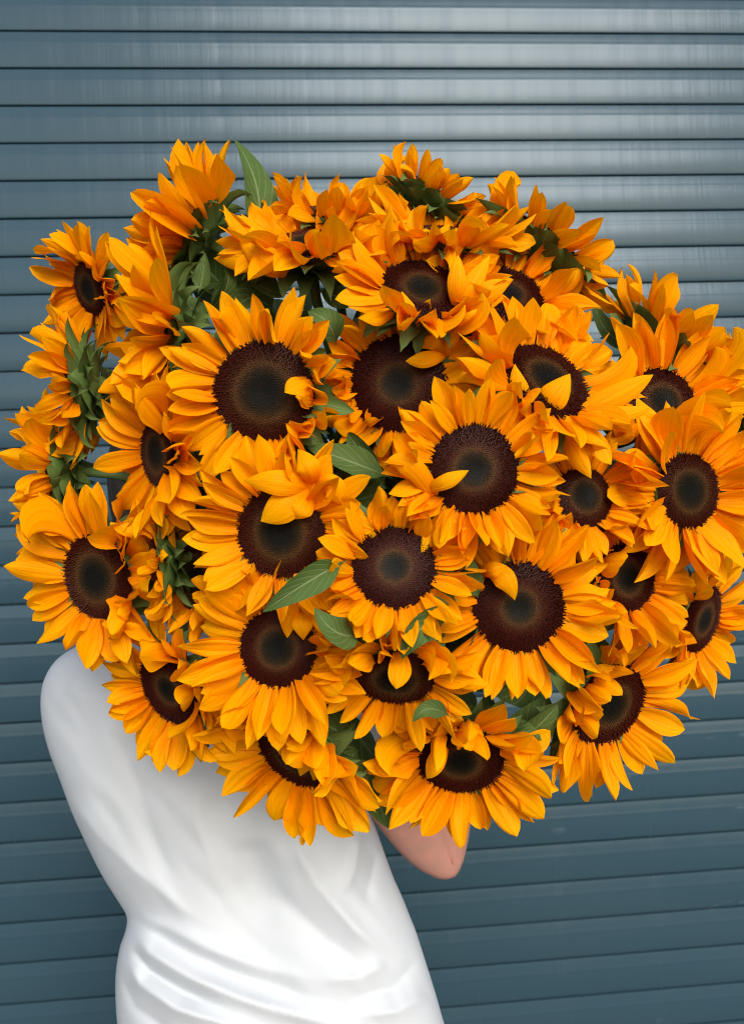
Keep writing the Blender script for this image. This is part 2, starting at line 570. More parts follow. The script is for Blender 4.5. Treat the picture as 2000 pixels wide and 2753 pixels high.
# discs and florets, unit radius
def dome(q):
    """height of the disc surface at radius q (0..1): raised shoulder, slightly dished middle"""
    return 0.11 * (1 - q ** 2.6) + 0.01 - 0.05 * math.exp(-(q / 0.33) ** 2)
def disc_mesh(seed):
    nr, na = 14, 40
    verts, at = [], []
    for i in range(nr):
        q = i / (nr - 1)
        for k in range(na):
            a = 2 * math.pi * k / na
            rr = max(q, 0.001) * (1 + 0.015 * math.sin(3 * a + seed))
            verts.append((rr * math.cos(a), rr * math.sin(a), dome(q) - 0.03))
            at.append(min(1, q * RK[seed]))
    return mesh('disc', verts, grid_faces(nr, na, True), M_DISC, attr=at)
def floret_mesh(seed):
    rng = random.Random(seed)
    verts, faces, at, tips = [], [], [], []
    nf = 1500
    for i in range(nf):
        q = math.sqrt((i + 0.5) / nf)
        a = i * 2.399963 + rng.uniform(-0.02, 0.02)
        q2 = q * (1 + rng.uniform(-0.008, 0.008)) * (1 + 0.015 * math.sin(3 * a + seed))
        if q > 0.60:
            h = rng.uniform(0.035, 0.095) * (0.6 + 0.5 * q)
            wd = 0.0165
        elif q > 0.3:
            h = 0.028 + 0.018 * rng.random()
            wd = 0.0195
        else:
            h = 0.022 + 0.012 * rng.random()
            wd = 0.017
        c = Vector((q2 * math.cos(a), q2 * math.sin(a), dome(min(q, 1)) - 0.035))
        out = Vector((math.cos(a), math.sin(a), 0))
        lean = 0.05 + 0.95 * smooth((q - 0.55) / 0.45) + rng.uniform(-0.25, 0.25)
        axis = (Vector((0, 0, 1)) + out * lean + Vector((-out.y, out.x, 0)) * rng.uniform(-0.25, 0.25)).normalized()
        e1 = axis.orthogonal().normalized()
        e2 = axis.cross(e1)
        b = len(verts)
        for lv, (hh, ww) in enumerate(((0, 1.0), (0.72, 0.8))):
            for k in range(4):
                an = math.pi / 2 * k
                verts.append(c + axis * (hh * h) + (e1 * math.cos(an) + e2 * math.sin(an)) * wd * ww)
                at.append(min(1, q * RK[seed]))
                tips.append(0.25 * lv)
        verts.append(c + axis * h)
        at.append(min(1, q * RK[seed]))
        tips.append(rng.uniform(0.2, 1.0) ** 1.5)
        for k in range(4):
            k2 = (k + 1) % 4
            faces.append((b + k, b + k2, b + 4 + k2, b + 4 + k))
            faces.append((b + 4 + k, b + 4 + k2, b + 8))
    me = mesh('florets', verts, faces, M_DISC, smooth=False, attr=at)
    a = me.attributes.new('tip', 'FLOAT', 'POINT')
    a.data.foreach_set('value', tips)
    return me
RK = (0.84, 0.95, 1.06, 1.20)          # how far the brown ring has opened
DISC = [disc_mesh(s) for s in range(4)]
FLOR = [floret_mesh(s) for s in range(4)]
def receptacle_mesh():
    prof = [(0.98, -0.02), (1.04, -0.10), (0.98, -0.24), (0.78, -0.42), (0.48, -0.56), (0.24, -0.66), (0.15, -0.80), (0.12, -0.95)]
    na = 22
    verts = [(r_ * math.cos(2 * math.pi * k / na), r_ * math.sin(2 * math.pi * k / na), z) for r_, z in prof for k in range(na)]
    uvs = [(0.3, 0.1)] * len(verts)
    return mesh('receptacle', verts, [tuple(reversed(f)) for f in grid_faces(len(prof), na, True)], M_BRACT, uvs=uvs)
RECEP = receptacle_mesh()

GRIP = P(1130, 1650, 1.06)
AXIS = (GRIP - P(1000, 1320, 0.80)).normalized()
FLOWERS = {}
def flower(key, vx, vy, rv, theta, tilt, label, dz=0.0, npet=42, ln=1.0, wd=1.0, fold=None, foldamt=1.0, elev=14, seed=0, size=None, group='sunflowers in the bunch', leaves=3, back=0.0, roll=0.0):
    rng = random.Random(sum(ord(c) * 31 for c in key) + seed * 977)
    rho2 = ((vx - 850) / 800.0) ** 2 + ((vy - 1110) / 790.0) ** 2
    depth = 0.655 + 0.185 * rho2 + dz
    c = V(vx, vy, depth)
    r = rv * S * depth / FPX
    view = (CAM - c).normalized()
    rx = (RT - view * RT.dot(view)).normalized()
    uy = view.cross(rx)
    th, ti = rad(theta), rad(tilt)
    sdir = rx * math.cos(th) + uy * math.sin(th)
    nrm = (view * math.cos(ti) + sdir * math.sin(ti)).normalized()
    # local frame: x axis = the screen direction the flower leans to, laid into the disc plane
    ex = (sdir * math.cos(ti) - view * math.sin(ti)).normalized()
    ey = nrm.cross(ex)
    mw = Matrix((ex, ey, nrm)).transposed().to_4x4()
    mw.translation = c
    root = thing('sunflower', label, 'sunflower', group, mw)
    vi = rng.randrange(4)
    d = obj('disc', DISC[vi], root)
    d.scale = (r, r, r)
    fl = obj('florets', FLOR[vi], d, 'stuff')
    fl.rotation_euler = (0, 0, rng.uniform(0, 6.28))
    rc = obj('receptacle', RECEP, root)
    rc.scale = (r, r, r * 0.9)
    plen = r * 1.11 * ln
    # petals in rows from the outside in
    a0 = rng.uniform(0, 6.28)
    for k in range(npet):
        row = k % 3
        ph = a0 + 2 * math.pi * k / npet + rng.uniform(-0.10, 0.10)
        pl = plen * rng.uniform(0.86, 1.14) * (1.0, 0.93, 1.04)[row]
        pw = plen * 0.40 * wd * rng.uniform(0.8, 1.2)
        e = elev + rng.gauss(0, 8) + (10, -2, -12)[row]
        mode = 'flat'
        if rng.random() < 0.16:
            mode = 'curl'
        elif rng.random() < 0.14:
            mode = 'droop'
        if fold is not None:
            fd = math.cos(ph - rad(fold) + th)
            if fd > 0.25:
                q = smooth((fd - 0.25) / 0.6) * foldamt
                e += q * rng.uniform(35, 95)
                pl *= 1 - 0.42 * min(q, 1)
                if rng.random() < q * 0.8:
                    mode = 'curl'
        e = min(e, 118)
        e -= back
        me = rng.choice(PET[mode])
        o = obj('petal', me, root)
        er = rad(e)
        rdir = Vector((math.cos(ph), math.sin(ph), 0))
        tdir = Vector((-math.sin(ph), math.cos(ph), 0))
        X = rdir * math.cos(er) + Vector((0, 0, math.sin(er)))
        X = (X + tdir * rng.gauss(0, 0.10)).normalized()
        Z = (Vector((0, 0, 1)) * math.cos(er) - rdir * math.sin(er))
        Z = (Z - X * Z.dot(X)).normalized()
        Z = Quaternion(X, rng.gauss(0, 0.28)) @ Z
        Y = Z.cross(X)
        mt = Matrix((X * pl, Y * pw, Z * pl)).transposed().to_4x4()
        mt.translation = rdir * (r * (0.955 + 0.02 * row)) + Vector((0, 0, r * (0.005 - 0.045 * row)))
        o.matrix_basis = mt
    # bracts
    nb = 30
    for k in range(nb):
        row = k % 3
        ph = 2 * math.pi * k / nb + rng.uniform(-0.12, 0.12)
        e = rng.uniform(0, 28) - 6 * row
        bl = r * rng.uniform(0.9, 1.2) * (0.95, 1.0, 0.85)[row]
        bw = r * rng.uniform(0.60, 0.80)
        er = rad(e)
        rdir = Vector((math.cos(ph), math.sin(ph), 0))
        X = rdir * math.cos(er) + Vector((0, 0, math.sin(er)))
        Z = -(Vector((0, 0, 1)) * math.cos(er) - rdir * math.sin(er))
        Y = Z.cross(X)
        o = obj('bract', rng.choice(BRA), root)
        mt = Matrix((X * bl, Y * bw, Z * bl)).transposed().to_4x4()
        mt.translation = rdir * r * (0.80, 0.55, 0.30)[row] + Vector((0, 0, -r * (0.32, 0.50, 0.62)[row]))
        o.matrix_basis = mt
    # stem: leaves the head, swings towards the grip, goes through the hand
    inv = mw.inverted()
    jit = (RT * rng.uniform(-1, 1) + UP * rng.uniform(-1, 1)) * 0.026
    p0 = c - nrm * r * 0.8
    p1 = c - nrm * (r * 0.8 + 0.07)
    p3 = GRIP + jit
    p2 = p3 - AXIS * 0.12
    pts = [bez(p0, p1, p2, p3, i / 12) for i in range(13)] + [p3 + AXIS * 0.07 + jit * 0.2, p3 + AXIS * rng.uniform(0.14, 0.2) + jit * 0.8]
    rr = [0.0052 - 0.0008 * i / 14 for i in range(len(pts))]
    v, f = tube([inv @ p for p in pts], rr)
    st = obj('stem', mesh('stem', v, f, M_STEM), root)
    for k in range(leaves + (3 if rho2 < 0.5 else 0)):
        t = rng.uniform(0.14, 0.46)
        b = bez(p0, p1, p2, p3, t)
        tg = (bez(p0, p1, p2, p3, t - 0.03) - b).normalized()
        an = rng.uniform(0, 6.28)
        e1 = tg.orthogonal().normalized()
        e2 = tg.cross(e1)
        o_ = e1 * math.cos(an) + e2 * math.sin(an)
        X = (o_ * 0.95 + tg * 0.22).normalized()
        Z = (tg - X * tg.dot(X)).normalized()
        Y = Z.cross(X)
        ll = rng.uniform(0.075, 0.105)
        mt = Matrix((X * ll, Y * ll * 0.7, Z * ll)).transposed().to_4x4()
        mt.translation = b
        o = obj('leaf', rng.choice(LEAF), root)
        o.matrix_basis = inv @ mt
    FLOWERS[key] = dict(root=root, inv=inv, c=c, depth=depth, r=r, n=nrm, pts=pts, rng=rng)
    return root

exec_list = []
#FLOWERLIST
def fx(key, *a, **k):
    flower(key, *a, **k)

# big round heads facing out of the bunch
fx('A', 585, 868, 112, 170, 10, 'large sunflower facing straight out with petals curled along one side, above the drooping petal fan', fold=-15, foldamt=0.8, ln=0.95, dz=-0.012)
fx('B', 882, 850, 108, 120, 8, 'sunflower set deep with wide brown disc, overlapped by its neighbours on both sides', fold=200, foldamt=0.4, ln=0.85, dz=0.045)
fx('C', 935, 640, 92, 76, 48, 'sunflower tilted upward with grey-brown disc, over the top edge of the deep-set brown disc', ln=1.15, dz=-0.01, fold=-90, foldamt=0.35)
fx('D', 1050, 1040, 100, 20, 10, 'sunflower facing straight out with a single petal lying across its round disc', ln=1.0, dz=-0.022)
fx('E', 1212, 842, 106, 52, 54, 'sunflower tilted upward with one broad petal folded over the middle of its disc', ln=1.05, dz=-0.022)
fx('F', 1130, 652, 82, 62, 50, 'sunflower tucked behind two heads, only part of its red-brown disc showing', ln=1.3, dz=0.01)
fx('G', 1468, 893, 84, 35, 38, 'sunflower leaning sideways with oval disc half covered by the long petals of its neighbour', ln=1.3, dz=0.01)
fx('H', 1525, 1087, 84, 5, 42, 'sunflower turned sideways with complete oval disc and long petals spreading past the bunch', ln=1.45, wd=0.95, dz=-0.045)
fx('I', 1295, 1100, 68, 22, 32, 'small sunflower with small disc wedged between two larger heads', ln=1.2, dz=0.0)
fx('J', 1388, 1280, 78, 0, 40, 'sunflower turned sideways under the small wedged head, its disc partly covered by curled petals', ln=1.2, dz=0.0, fold=180, foldamt=0.7)
fx('K', 1150, 1345, 102, -25, 14, 'large sunflower with wide disc and one petal bent in over its dark middle', ln=1.05, dz=-0.012)
fx('L', 874, 1256, 93, 80, 10, 'sunflower with upright pair of petals on top and round red-brown disc facing out', ln=0.95, dz=-0.018, fold=100, foldamt=0.3)
fx('M', 622, 1180, 102, 195, 20, 'sunflower whose disc is half hidden under a fan of drooping petals', ln=1.05, dz=0.0)
fx('N', 616, 1435, 88, 195, 16, 'sunflower with very long petals and a green leaf lying over its disc edge', ln=1.35, dz=-0.012)
fx('O', 877, 1502, 88, -92, 50, 'sunflower tipped downward with flat oval dark disc beneath two folded green leaves', ln=1.1, dz=-0.02, fold=90, foldamt=0.2)
# left side
fx('P', 215, 1280, 97, 196, 46, 'sunflower hanging beside the shirt shoulder, oval disc with long outer petals', ln=1.12, dz=0.0, fold=10, foldamt=0.3)
fx('Q', 376, 1525, 90, 213, 55, 'sunflower drooping over the white shirt with narrow dark disc showing', ln=1.15, dz=0.0, fold=30, foldamt=0.3)
fx('R', 350, 1005, 76, 184, 62, 'sunflower seen side-on with a stack of long parallel petals and a sliver of dark disc', ln=1.5, dz=0.0)
fx('S', 362, 735, 98, 176, 86, 'sunflower seen edge-on with pale green bracts behind its fan of petals', ln=1.3, elev=30, dz=0.0)
fx('T', 198, 640, 58, 190, 60, 'small sunflower at the outer rim with a sliver of brown disc between its petals', ln=1.45, dz=0.0)
fx('U', 422, 520, 90, 150, 98, 'sunflower seen from the side beside the tall upright leaf, green bracts behind it', ln=1.25, elev=42, dz=0.0)
fx('W', 125, 1050, 84, 184, 102, 'sunflower turned away beside dark green leaves, above the shoulder head', ln=1.05, elev=32, dz=0.02)
fx('V', 172, 855, 86, 184, 104, 'sunflower turned away showing a column of broad green bracts', ln=0.95, elev=30, dz=0.0)
fx('X', 95, 1195, 60, 195, 80, 'sunflower tucked behind the shoulder head, only outer petals showing', ln=1.0, dz=0.03)
fx('AI', 436, 1275, 80, 180, 58, 'sunflower mostly buried with a narrow strip of disc between curled petals', ln=0.9, dz=0.04, fold=0, foldamt=0.8)
fx('AJ', 352, 1245, 80, 190, 92, 'sunflower hidden side-on beside the shoulder head with green bracts showing', ln=0.75, dz=0.02)
# top
fx('Y', 690, 538, 96, 92, 75, 'sunflower facing the sky with dark green bracts spread underneath', ln=1.2, dz=0.0)
fx('Z', 745, 470, 84, 88, 84, 'sunflower behind the sky-facing head, only its upright petals showing', ln=0.95, elev=34, dz=0.05)
fx('AA', 948, 438, 72, 60, 110, 'small sunflower at the very top seen from behind with green sepals', ln=0.85, elev=30, dz=0.03)
fx('AB', 985, 520, 88, 85, 80, 'sunflower facing upward with splayed petals and hidden disc, below the topmost head', ln=1.15, dz=0.0)
fx('AC', 1205, 548, 104, 54, 108, 'sunflower seen from behind with dark green bracts against the bright slats', ln=0.75, elev=28, dz=0.02)
# right
fx('AD', 1478, 768, 108, 48, 105, 'sunflower seen from behind with curled green sepals beside a pointed leaf', ln=0.85, elev=28, dz=0.06)
fx('AK', 1632, 870, 75, 30, 95, 'sunflower at the outer rim behind the long-petalled oval head, petals only', ln=0.8, dz=0.04)
fx('AH', 1555, 1372, 80, -20, 66, 'sunflower with disc nearly hidden and petals hanging past the bunch', ln=1.1, dz=0.02)
# bottom
fx('AE', 655, 1672, 96, 236, 55, 'sunflower hanging over the back of the shirt with petals folded across its disc', ln=1.32, dz=-0.01, fold=40, foldamt=0.5)
fx('AF', 1020, 1685, 96, -90, 44, 'sunflower hanging in front of the bare elbow with dark disc facing down', ln=1.2, dz=-0.01, fold=90, foldamt=0.45)
fx('AG', 1350, 1562, 98, -38, 50, 'sunflower hanging free against the dark slats with leaning oval disc', ln=1.1, dz=-0.005, fold=145, foldamt=0.75)

# single petals that bend over a disc, and the leaves one can tell apart
def world_blade(key, name, base, mid, tip, width, mat, prof, nu=14, nv=9, cup=0.25, groove=0.0, rip=0.0, rf=8, roll=0.0, twist=0.0, db=0.0, dm=0.0, dt=0.0):
    """base, mid and tip are view points; db/dm/dt are their depths relative to the flower's disc"""
    F = FLOWERS[key]
    pb = V(*base, F['depth'] + db)
    pm = V(*mid, F['depth'] + dm)
    pt = V(*tip, F['depth'] + dt)
    ctrl = pm * 2 - (pb + pt) * 0.5
    wv = width * S * F['depth'] / FPX
    verts, uvs = [], []
    for i in range(nu):
        t = i / (nu - 1)
        p = pb * (1 - t) ** 2 + ctrl * 2 * t * (1 - t) + pt * t * t
        tg = ((ctrl - pb) * (1 - t) + (pt - ctrl) * t).normalized()
        view = (CAM - p).normalized()
        nn = (view - tg * view.dot(tg)).normalized()
        nn = Quaternion(tg, roll + twist * (t - 0.5)) @ nn
        bi = nn.cross(tg)
        hw = prof(t) * wv
        for j in range(nv):
            s = -1 + 2 * j / (nv - 1)
            h = cup * s * s * hw + groove * hw * (math.cos(3 * math.pi * s) * 0.5 - 0.5) * (1 - 0.6 * t)
            h += rip * wv * math.sin(rf * t + (2.0 if s > 0 else 0)) * abs(s) ** 1.5
            verts.append(F['inv'] @ (p + bi * (s * hw) + nn * h))
            uvs.append((t, (s + 1) / 2))
    me = mesh(name, verts, [tuple(reversed(q)) for q in grid_faces(nu, nv)], mat, uvs=uvs)
    return obj(name, me, F['root'])
def xp(key, base, mid, tip, width, db=-0.004, dm=-0.022, dt=-0.016, **k):
    k.setdefault('cup', -0.3)
    world_blade(key, 'petal', base, mid, tip, width, M_PETAL, petal_w(RP), groove=0.12, db=db, dm=dm, dt=dt, **k)
def xl(key, base, mid, tip, width, db=0.0, dm=0.0, dt=0.0, **k):
    k.setdefault('cup', 0.35)
    world_blade(key, 'leaf', base, mid, tip, width, M_LEAF, leaf_w, nu=18, nv=11, db=db, dm=dm, dt=dt, **k)

xp('E', (1190, 915), (1225, 880), (1262, 828), 64)
xp('E', (1180, 930), (1150, 860), (1140, 806), 40)
xp('E', (1200, 930), (1265, 950), (1345, 978), 50)
xp('E', (1290, 915), (1370, 875), (1446, 830), 52, dm=-0.012)
xp('E', (1290, 930), (1350, 925), (1440, 905), 46, dm=-0.012)
xp('D', (945, 1082), (985, 1068), (1038, 1042), 34)
xp('D', (960, 1100), (905, 1030), (850, 1030), 50)
xp('K', (1070, 1260), (1115, 1280), (1140, 1330), 50)
xp('K', (1065, 1270), (1090, 1262), (1125, 1255), 36)
xp('M', (690, 1075), (640, 1115), (578, 1155), 70)
xp('M', (690, 1080), (620, 1070), (540, 1065), 56, dm=-0.03)
xp('M', (690, 1080), (685, 1040), (660, 995), 52, dm=-0.03)
xp('M', (695, 1085), (730, 1080), (760, 1120), 60, dm=-0.03)
xp('M', (690, 1090), (670, 1125), (655, 1150), 50)
xp('N', (668, 1345), (670, 1380), (672, 1418), 46)
xp('N', (665, 1350), (690, 1320), (730, 1330), 44)
xp('C', (1010, 680), (1040, 640), (1085, 565), 48)
xp('C', (1015, 685), (1012, 630), (1015, 565), 42)
xp('C', (1015, 690), (1075, 650), (1130, 625), 46)
xp('C', (935, 705), (905, 690), (890, 645), 36)
xp('B', (985, 780), (950, 795), (898, 800), 36)
xp('B', (990, 790), (965, 760), (920, 772), 34)
xp('AF', (1015, 1628), (1010, 1600), (1018, 1570), 34)
xp('AF', (985, 1640), (965, 1690), (945, 1725), 40)
xp('AF', (990, 1640), (975, 1620), (930, 1610), 36)
xp('AF', (1025, 1630), (1045, 1620), (1075, 1650), 40)
xp('AE', (690, 1630), (640, 1640), (628, 1680), 46)
xp('AE', (700, 1640), (680, 1680), (665, 1720), 46)
xp('AE', (715, 1650), (705, 1690), (695, 1730), 44)
xp('AG', (1300, 1500), (1325, 1510), (1345, 1525), 46)
xp('AG', (1295, 1500), (1330, 1490), (1375, 1485), 36)
xp('Y', (770, 560), (800, 530), (855, 490), 46)
xp('Y', (640, 590), (580, 560), (560, 500), 60)
xp('Y', (700, 575), (665, 560), (625, 545), 40)

xp('Y', (610, 585), (545, 580), (474, 572), 46, db=-0.03, dm=-0.03, dt=-0.01)
xp('Y', (610, 570), (540, 545), (478, 535), 44, db=-0.02, dm=-0.02, dt=0.0)
xp('Y', (605, 560), (550, 515), (497, 484), 50, db=-0.01, dm=-0.01, dt=0.01)
xp('Y', (640, 600), (590, 575), (530, 535), 58, db=-0.04, dm=-0.05, dt=-0.03)
xl('U', (562, 560), (572, 430), (519, 308), 84, db=0.0, dm=0.0, dt=0.02, roll=0.55, twist=0.7)
xl('U', (470, 560), (425, 560), (378, 540), 90, roll=0.3)
xl('S', (450, 700), (500, 640), (500, 575), 60, dm=-0.02, dt=0.0, roll=0.9)
xl('S', (440, 650), (450, 610), (455, 560), 44, roll=-0.4)
xl('Y', (520, 575), (560, 600), (590, 622), 46, roll=0.4)
xl('Y', (700, 640), (760, 660), (795, 660), 50, rip=0.05, dm=-0.01)
xl('A', (745, 765), (726, 715), (682, 690), 66, db=0.03, dm=0.0, dt=0.01, roll=0.5)
xl('U', (500, 640), (450, 590), (385, 545), 110, db=0.02, dm=0.01, dt=0.0, roll=-0.3)
xl('U', (520, 700), (470, 650), (420, 600), 100, db=0.05, dm=0.05, dt=0.05, roll=0.4)
xl('S', (560, 690), (520, 650), (470, 690), 100, db=0.07, dm=0.05, dt=0.05, roll=0.2)
xl('S', (470, 720), (430, 690), (400, 640), 60, db=0.0, dm=-0.015, dt=-0.01, roll=0.5)
xl('S', (560, 640), (530, 600), (500, 560), 80, db=0.06, dm=0.05, dt=0.05, roll=-0.6)
xl('Y', (640, 650), (590, 640), (530, 600), 70, db=0.0, dm=-0.01, dt=-0.01, roll=0.9)
xl('A', (610, 700), (560, 660), (510, 700), 90, db=0.10, dm=0.08, dt=0.07, roll=0.3)
xl('L', (870, 1060), (770, 1020), (680, 990), 80, db=0.06, dm=0.045, dt=0.05, roll=0.5)
xl('L', (850, 1070), (800, 1000), (770, 960), 66, db=0.07, dm=0.06, dt=0.07, roll=-0.5)
xl('B', (860, 1080), (830, 1060), (800, 990), 60, db=0.0, dm=0.01, dt=0.01)
xl('L', (770, 1240), (680, 1290), (582, 1356), 66, db=-0.01, dm=-0.035, dt=-0.035, roll=-0.25)
xl('L', (800, 1405), (745, 1400), (697, 1346), 70, db=0.0, dm=-0.03, dt=-0.03, roll=0.4)
xl('K', (1005, 1372), (940, 1385), (890, 1460), 74, db=-0.02, dm=-0.055, dt=-0.05, roll=-0.5, twist=0.8)
xl('K', (1060, 1330), (1040, 1270), (1008, 1195), 46, db=0.0, dm=-0.02, dt=-0.02, roll=0.5)
xl('K', (1050, 1300), (1020, 1260), (1060, 1205), 40, db=0.01, dm=-0.02, dt=-0.02, roll=-0.7)
xl('AF', (1120, 1640), (1060, 1600), (930, 1570), 74, db=0.04, dm=0.0, dt=-0.01, roll=0.2)
xl('AF', (1130, 1650), (1090, 1590), (1080, 1535), 70, db=0.04, dm=0.01, dt=0.02, roll=-0.5)
xl('AF', (1140, 1650), (1190, 1610), (1235, 1560), 80, db=0.03, dm=0.01, dt=0.01, roll=0.6)
xl('AF', (1100, 1650), (1150, 1620), (1200, 1640), 60, db=0.03, dm=0.0, dt=0.0, roll=-0.8)
xl('AE', (780, 1640), (730, 1610), (660, 1575), 70, db=0.02, dm=-0.01, dt=0.0, roll=0.4)
xl('AE', (800, 1660), (780, 1690), (820, 1740), 60, db=0.03, dm=0.01, dt=0.02, roll=-0.4)
xl('AD', (1420, 765), (1350, 740), (1310, 655), 50, db=0.0, dm=0.0, dt=0.0, roll=0.5)
xl('AD', (1440, 730), (1400, 720), (1340, 735), 60, db=0.02, dm=0.02, dt=0.02)
xl('AF', (870, 1660), (840, 1740), (860, 1835), 100, db=0.06, dm=0.05, dt=0.06, roll=0.3)
xl('O', (1000, 1590), (950, 1570), (915, 1600), 40, dm=-0.02, dt=-0.02)
xl('AF', (1110, 1660), (1180, 1600), (1210, 1540), 90, db=0.05, dm=0.04, dt=0.05)
xl('AG', (1240, 1560), (1190, 1600), (1140, 1640), 70, db=0.03, dm=0.02, dt=0.03, roll=0.5)
xl('AG', (1250, 1570), (1235, 1640), (1215, 1690), 50, db=0.03, dm=0.03, dt=0.03, roll=-0.7)
xl('Q', (500, 1560), (470, 1620), (445, 1690), 40, db=0.03, dm=0.03, dt=0.04, roll=0.8)
xl('Q', (510, 1570), (490, 1600), (480, 1650), 50, db=0.04, dm=0.03, dt=0.04, roll=-0.5)
xl('W', (190, 1120), (160, 1070), (120, 1030), 70, db=0.0, dm=-0.01, dt=0.0)
xl('P', (230, 1150), (190, 1130), (150, 1100), 60, db=0.05, dm=0.04, dt=0.05)

# ------------------------------------------------------------------ person
feet = P(820, 2753, 1.02)
person = thing('person', 'person seen from behind in a white t-shirt, bare bent elbow, carrying the sunflowers', 'person', mat=Matrix.Translation((feet.x, feet.y, 0)))
PINV = Matrix.Translation((-feet.x, -feet.y, 0))
def skin_mesh(name, nodes, edges, root, mat, sub=2):
    me = bpy.data.meshes.new(name)
    ids = {k: i for i, k in enumerate(nodes)}
    me.from_pydata([tuple(PINV @ nodes[k][0]) for k in nodes], [(ids[a], ids[b]) for a, b in edges], [])
    o = bpy.data.objects.new(name, me)
    COL.objects.link(o)
    md = o.modifiers.new('skin', 'SKIN')
    md.use_smooth_shade = True
    for k, i in ids.items():
        rr = nodes[k][1]
        sv = me.skin_vertices[0].data[i]
        sv.radius = rr if isinstance(rr, tuple) else (rr, rr)
        sv.use_root = (k == root)
    sb = o.modifiers.new('sub', 'SUBSURF')
    sb.levels = sb.render_levels = sub
    dg = bpy.context.evaluated_depsgraph_get()
    res = bpy.data.meshes.new_from_object(o.evaluated_get(dg))
    bpy.data.objects.remove(o)
    res.materials.clear()
    res.materials.append(mat)
    res.polygons.foreach_set('use_smooth', [True] * len(res.polygons))
    res.name = name
    return res
def chain(*ks):
    return list(zip(ks[:-1], ks[1:]))
gx, gy, gz = feet.x, feet.y, 0
pel = P(770, 2980, 1.08)
pel.z = 0.92
hipL = Vector((pel.x - 0.095, pel.y, 0.86))
hipR = Vector((pel.x + 0.095, pel.y, 0.86))
shL, shR = P(270, 1890, 1.09), P(905, 1935, 1.02)
neckb = P(560, 1640, 1.075)
chest = P(590, 1950, 1.09)
waist = P(740, 2550, 1.09)
headc = P(500, 1330, 1.07)
handR = GRIP - AXIS * 0.005
wristR = P(1178, 1775, 1.075)
elbR = P(1190, 2322, 1.12)
elbL = P(520, 2350, 1.27)
wristL = P(900, 1850, 1.22)
nodes = {
    'pel': (pel, 0.10), 'waist': (waist, 0.078), 'chest': (chest, 0.08),
    'neckb': (neckb, 0.052), 'neck': (P(535, 1530, 1.04), 0.048),
    'head1': (P(515, 1430, 1.06), 0.062), 'head2': (headc, (0.078, 0.09)), 'head3': (P(490, 1200, 1.06), (0.066, 0.075)),
    'nose': (headc + fw * 0.105, 0.012), 'earL': (headc - RT * 0.082, 0.014), 'earR': (headc + RT * 0.082, 0.014),
    'shL': (shL, 0.046), 'shR': (shR, 0.050),
    'elbL': (elbL, 0.038), 'wrL': (wristL, 0.026),
    'uaR': (shR.lerp(elbR, 0.5), 0.043), 'el0R': (shR.lerp(elbR, 0.86), 0.040), 'elbR': (elbR, 0.037), 'el1R': (elbR.lerp(wristR, 0.16), 0.043),
    'faR': (elbR.lerp(wristR, 0.45), 0.040), 'wrR': (wristR, 0.026),
    'hipL': (hipL, 0.085), 'knL': (Vector((hipL.x - 0.01, hipL.y + 0.02, 0.48)), 0.055), 'anL': (Vector((hipL.x - 0.01, hipL.y - 0.01, 0.09)), 0.038),
    'hipR': (hipR, 0.085), 'knR': (Vector((hipR.x + 0.01, hipR.y + 0.02, 0.48)), 0.055), 'anR': (Vector((hipR.x + 0.01, hipR.y - 0.01, 0.09)), 0.038),
    'toL': (Vector((hipL.x - 0.02, hipL.y + 0.12, 0.045)), 0.03), 'toR': (Vector((hipR.x + 0.02, hipR.y + 0.12, 0.045)), 0.03),
}
edges = chain('pel', 'waist', 'chest', 'neckb', 'neck', 'head1', 'head2', 'head3') + [('head2', 'nose'), ('head2', 'earL'), ('head2', 'earR')]
edges += chain('chest', 'shL', 'elbL', 'wrL') + chain('chest', 'shR', 'uaR', 'el0R', 'elbR', 'el1R', 'faR', 'wrR')
edges += chain('pel', 'hipL', 'knL', 'anL', 'toL') + chain('pel', 'hipR', 'knR', 'anR', 'toR')
# hands: palm against the bundle, fingers wrapped round it
def hand(tag, wrist, centre, axis, side):
    ax = axis.normalized()
    toc = centre - wrist
    out = (toc - ax * toc.dot(ax)).normalized()
    sd_ = ax.cross(out) * side
    Rb = 0.046
    palm = centre - out * (Rb + 0.008)
    nodes['pa' + tag] = (palm.lerp(wrist, 0.25), (0.036, 0.018))
    edges.append(('wr' + tag, 'pa' + tag))
    for q, (nm, offa, ln_, rr) in enumerate((('ix', -0.03, 1.0, 0.0088), ('md', -0.01, 1.08, 0.009), ('rg', 0.01, 1.0, 0.0086), ('pk', 0.03, 0.8, 0.0075))):
        prev = 'pa' + tag
        for k, an in enumerate((25, 75, 120, 160)):
            a = rad(an * (0.85 + 0.15 * ln_)) * ln_
            p = centre + ax * offa + (-out * math.cos(a) + sd_ * math.sin(a)) * (Rb + 0.012)
            kk = nm + tag + str(k)
            nodes[kk] = (p, rr * (1 - 0.08 * k))
            edges.append((prev, kk))
            prev = kk
    prev = 'pa' + tag
    for k, an in enumerate((35, 80, 120)):
        a = rad(an)
        p = centre - ax * (0.045 + 0.004 * k) + (-out * math.cos(a) - sd_ * math.sin(a)) * (Rb + 0.012)
        kk = 'th' + tag + str(k)
        nodes[kk] = (p, 0.0105 - 0.001 * k)
        edges.append((prev, kk))
        prev = kk
hand('R', wristR, GRIP, AXIS, 1)
hand('L', wristL, GRIP + AXIS * 0.115, AXIS, -1)
body_me = skin_mesh('body', nodes, edges, 'pel', M_SKIN)
ole = PINV @ (elbR + RT * 0.022 - UP * 0.034 - fw * 0.02)      # point of the elbow
epi = PINV @ (elbR - RT * 0.028 - UP * 0.030 - fw * 0.02)      # bone on its inner side
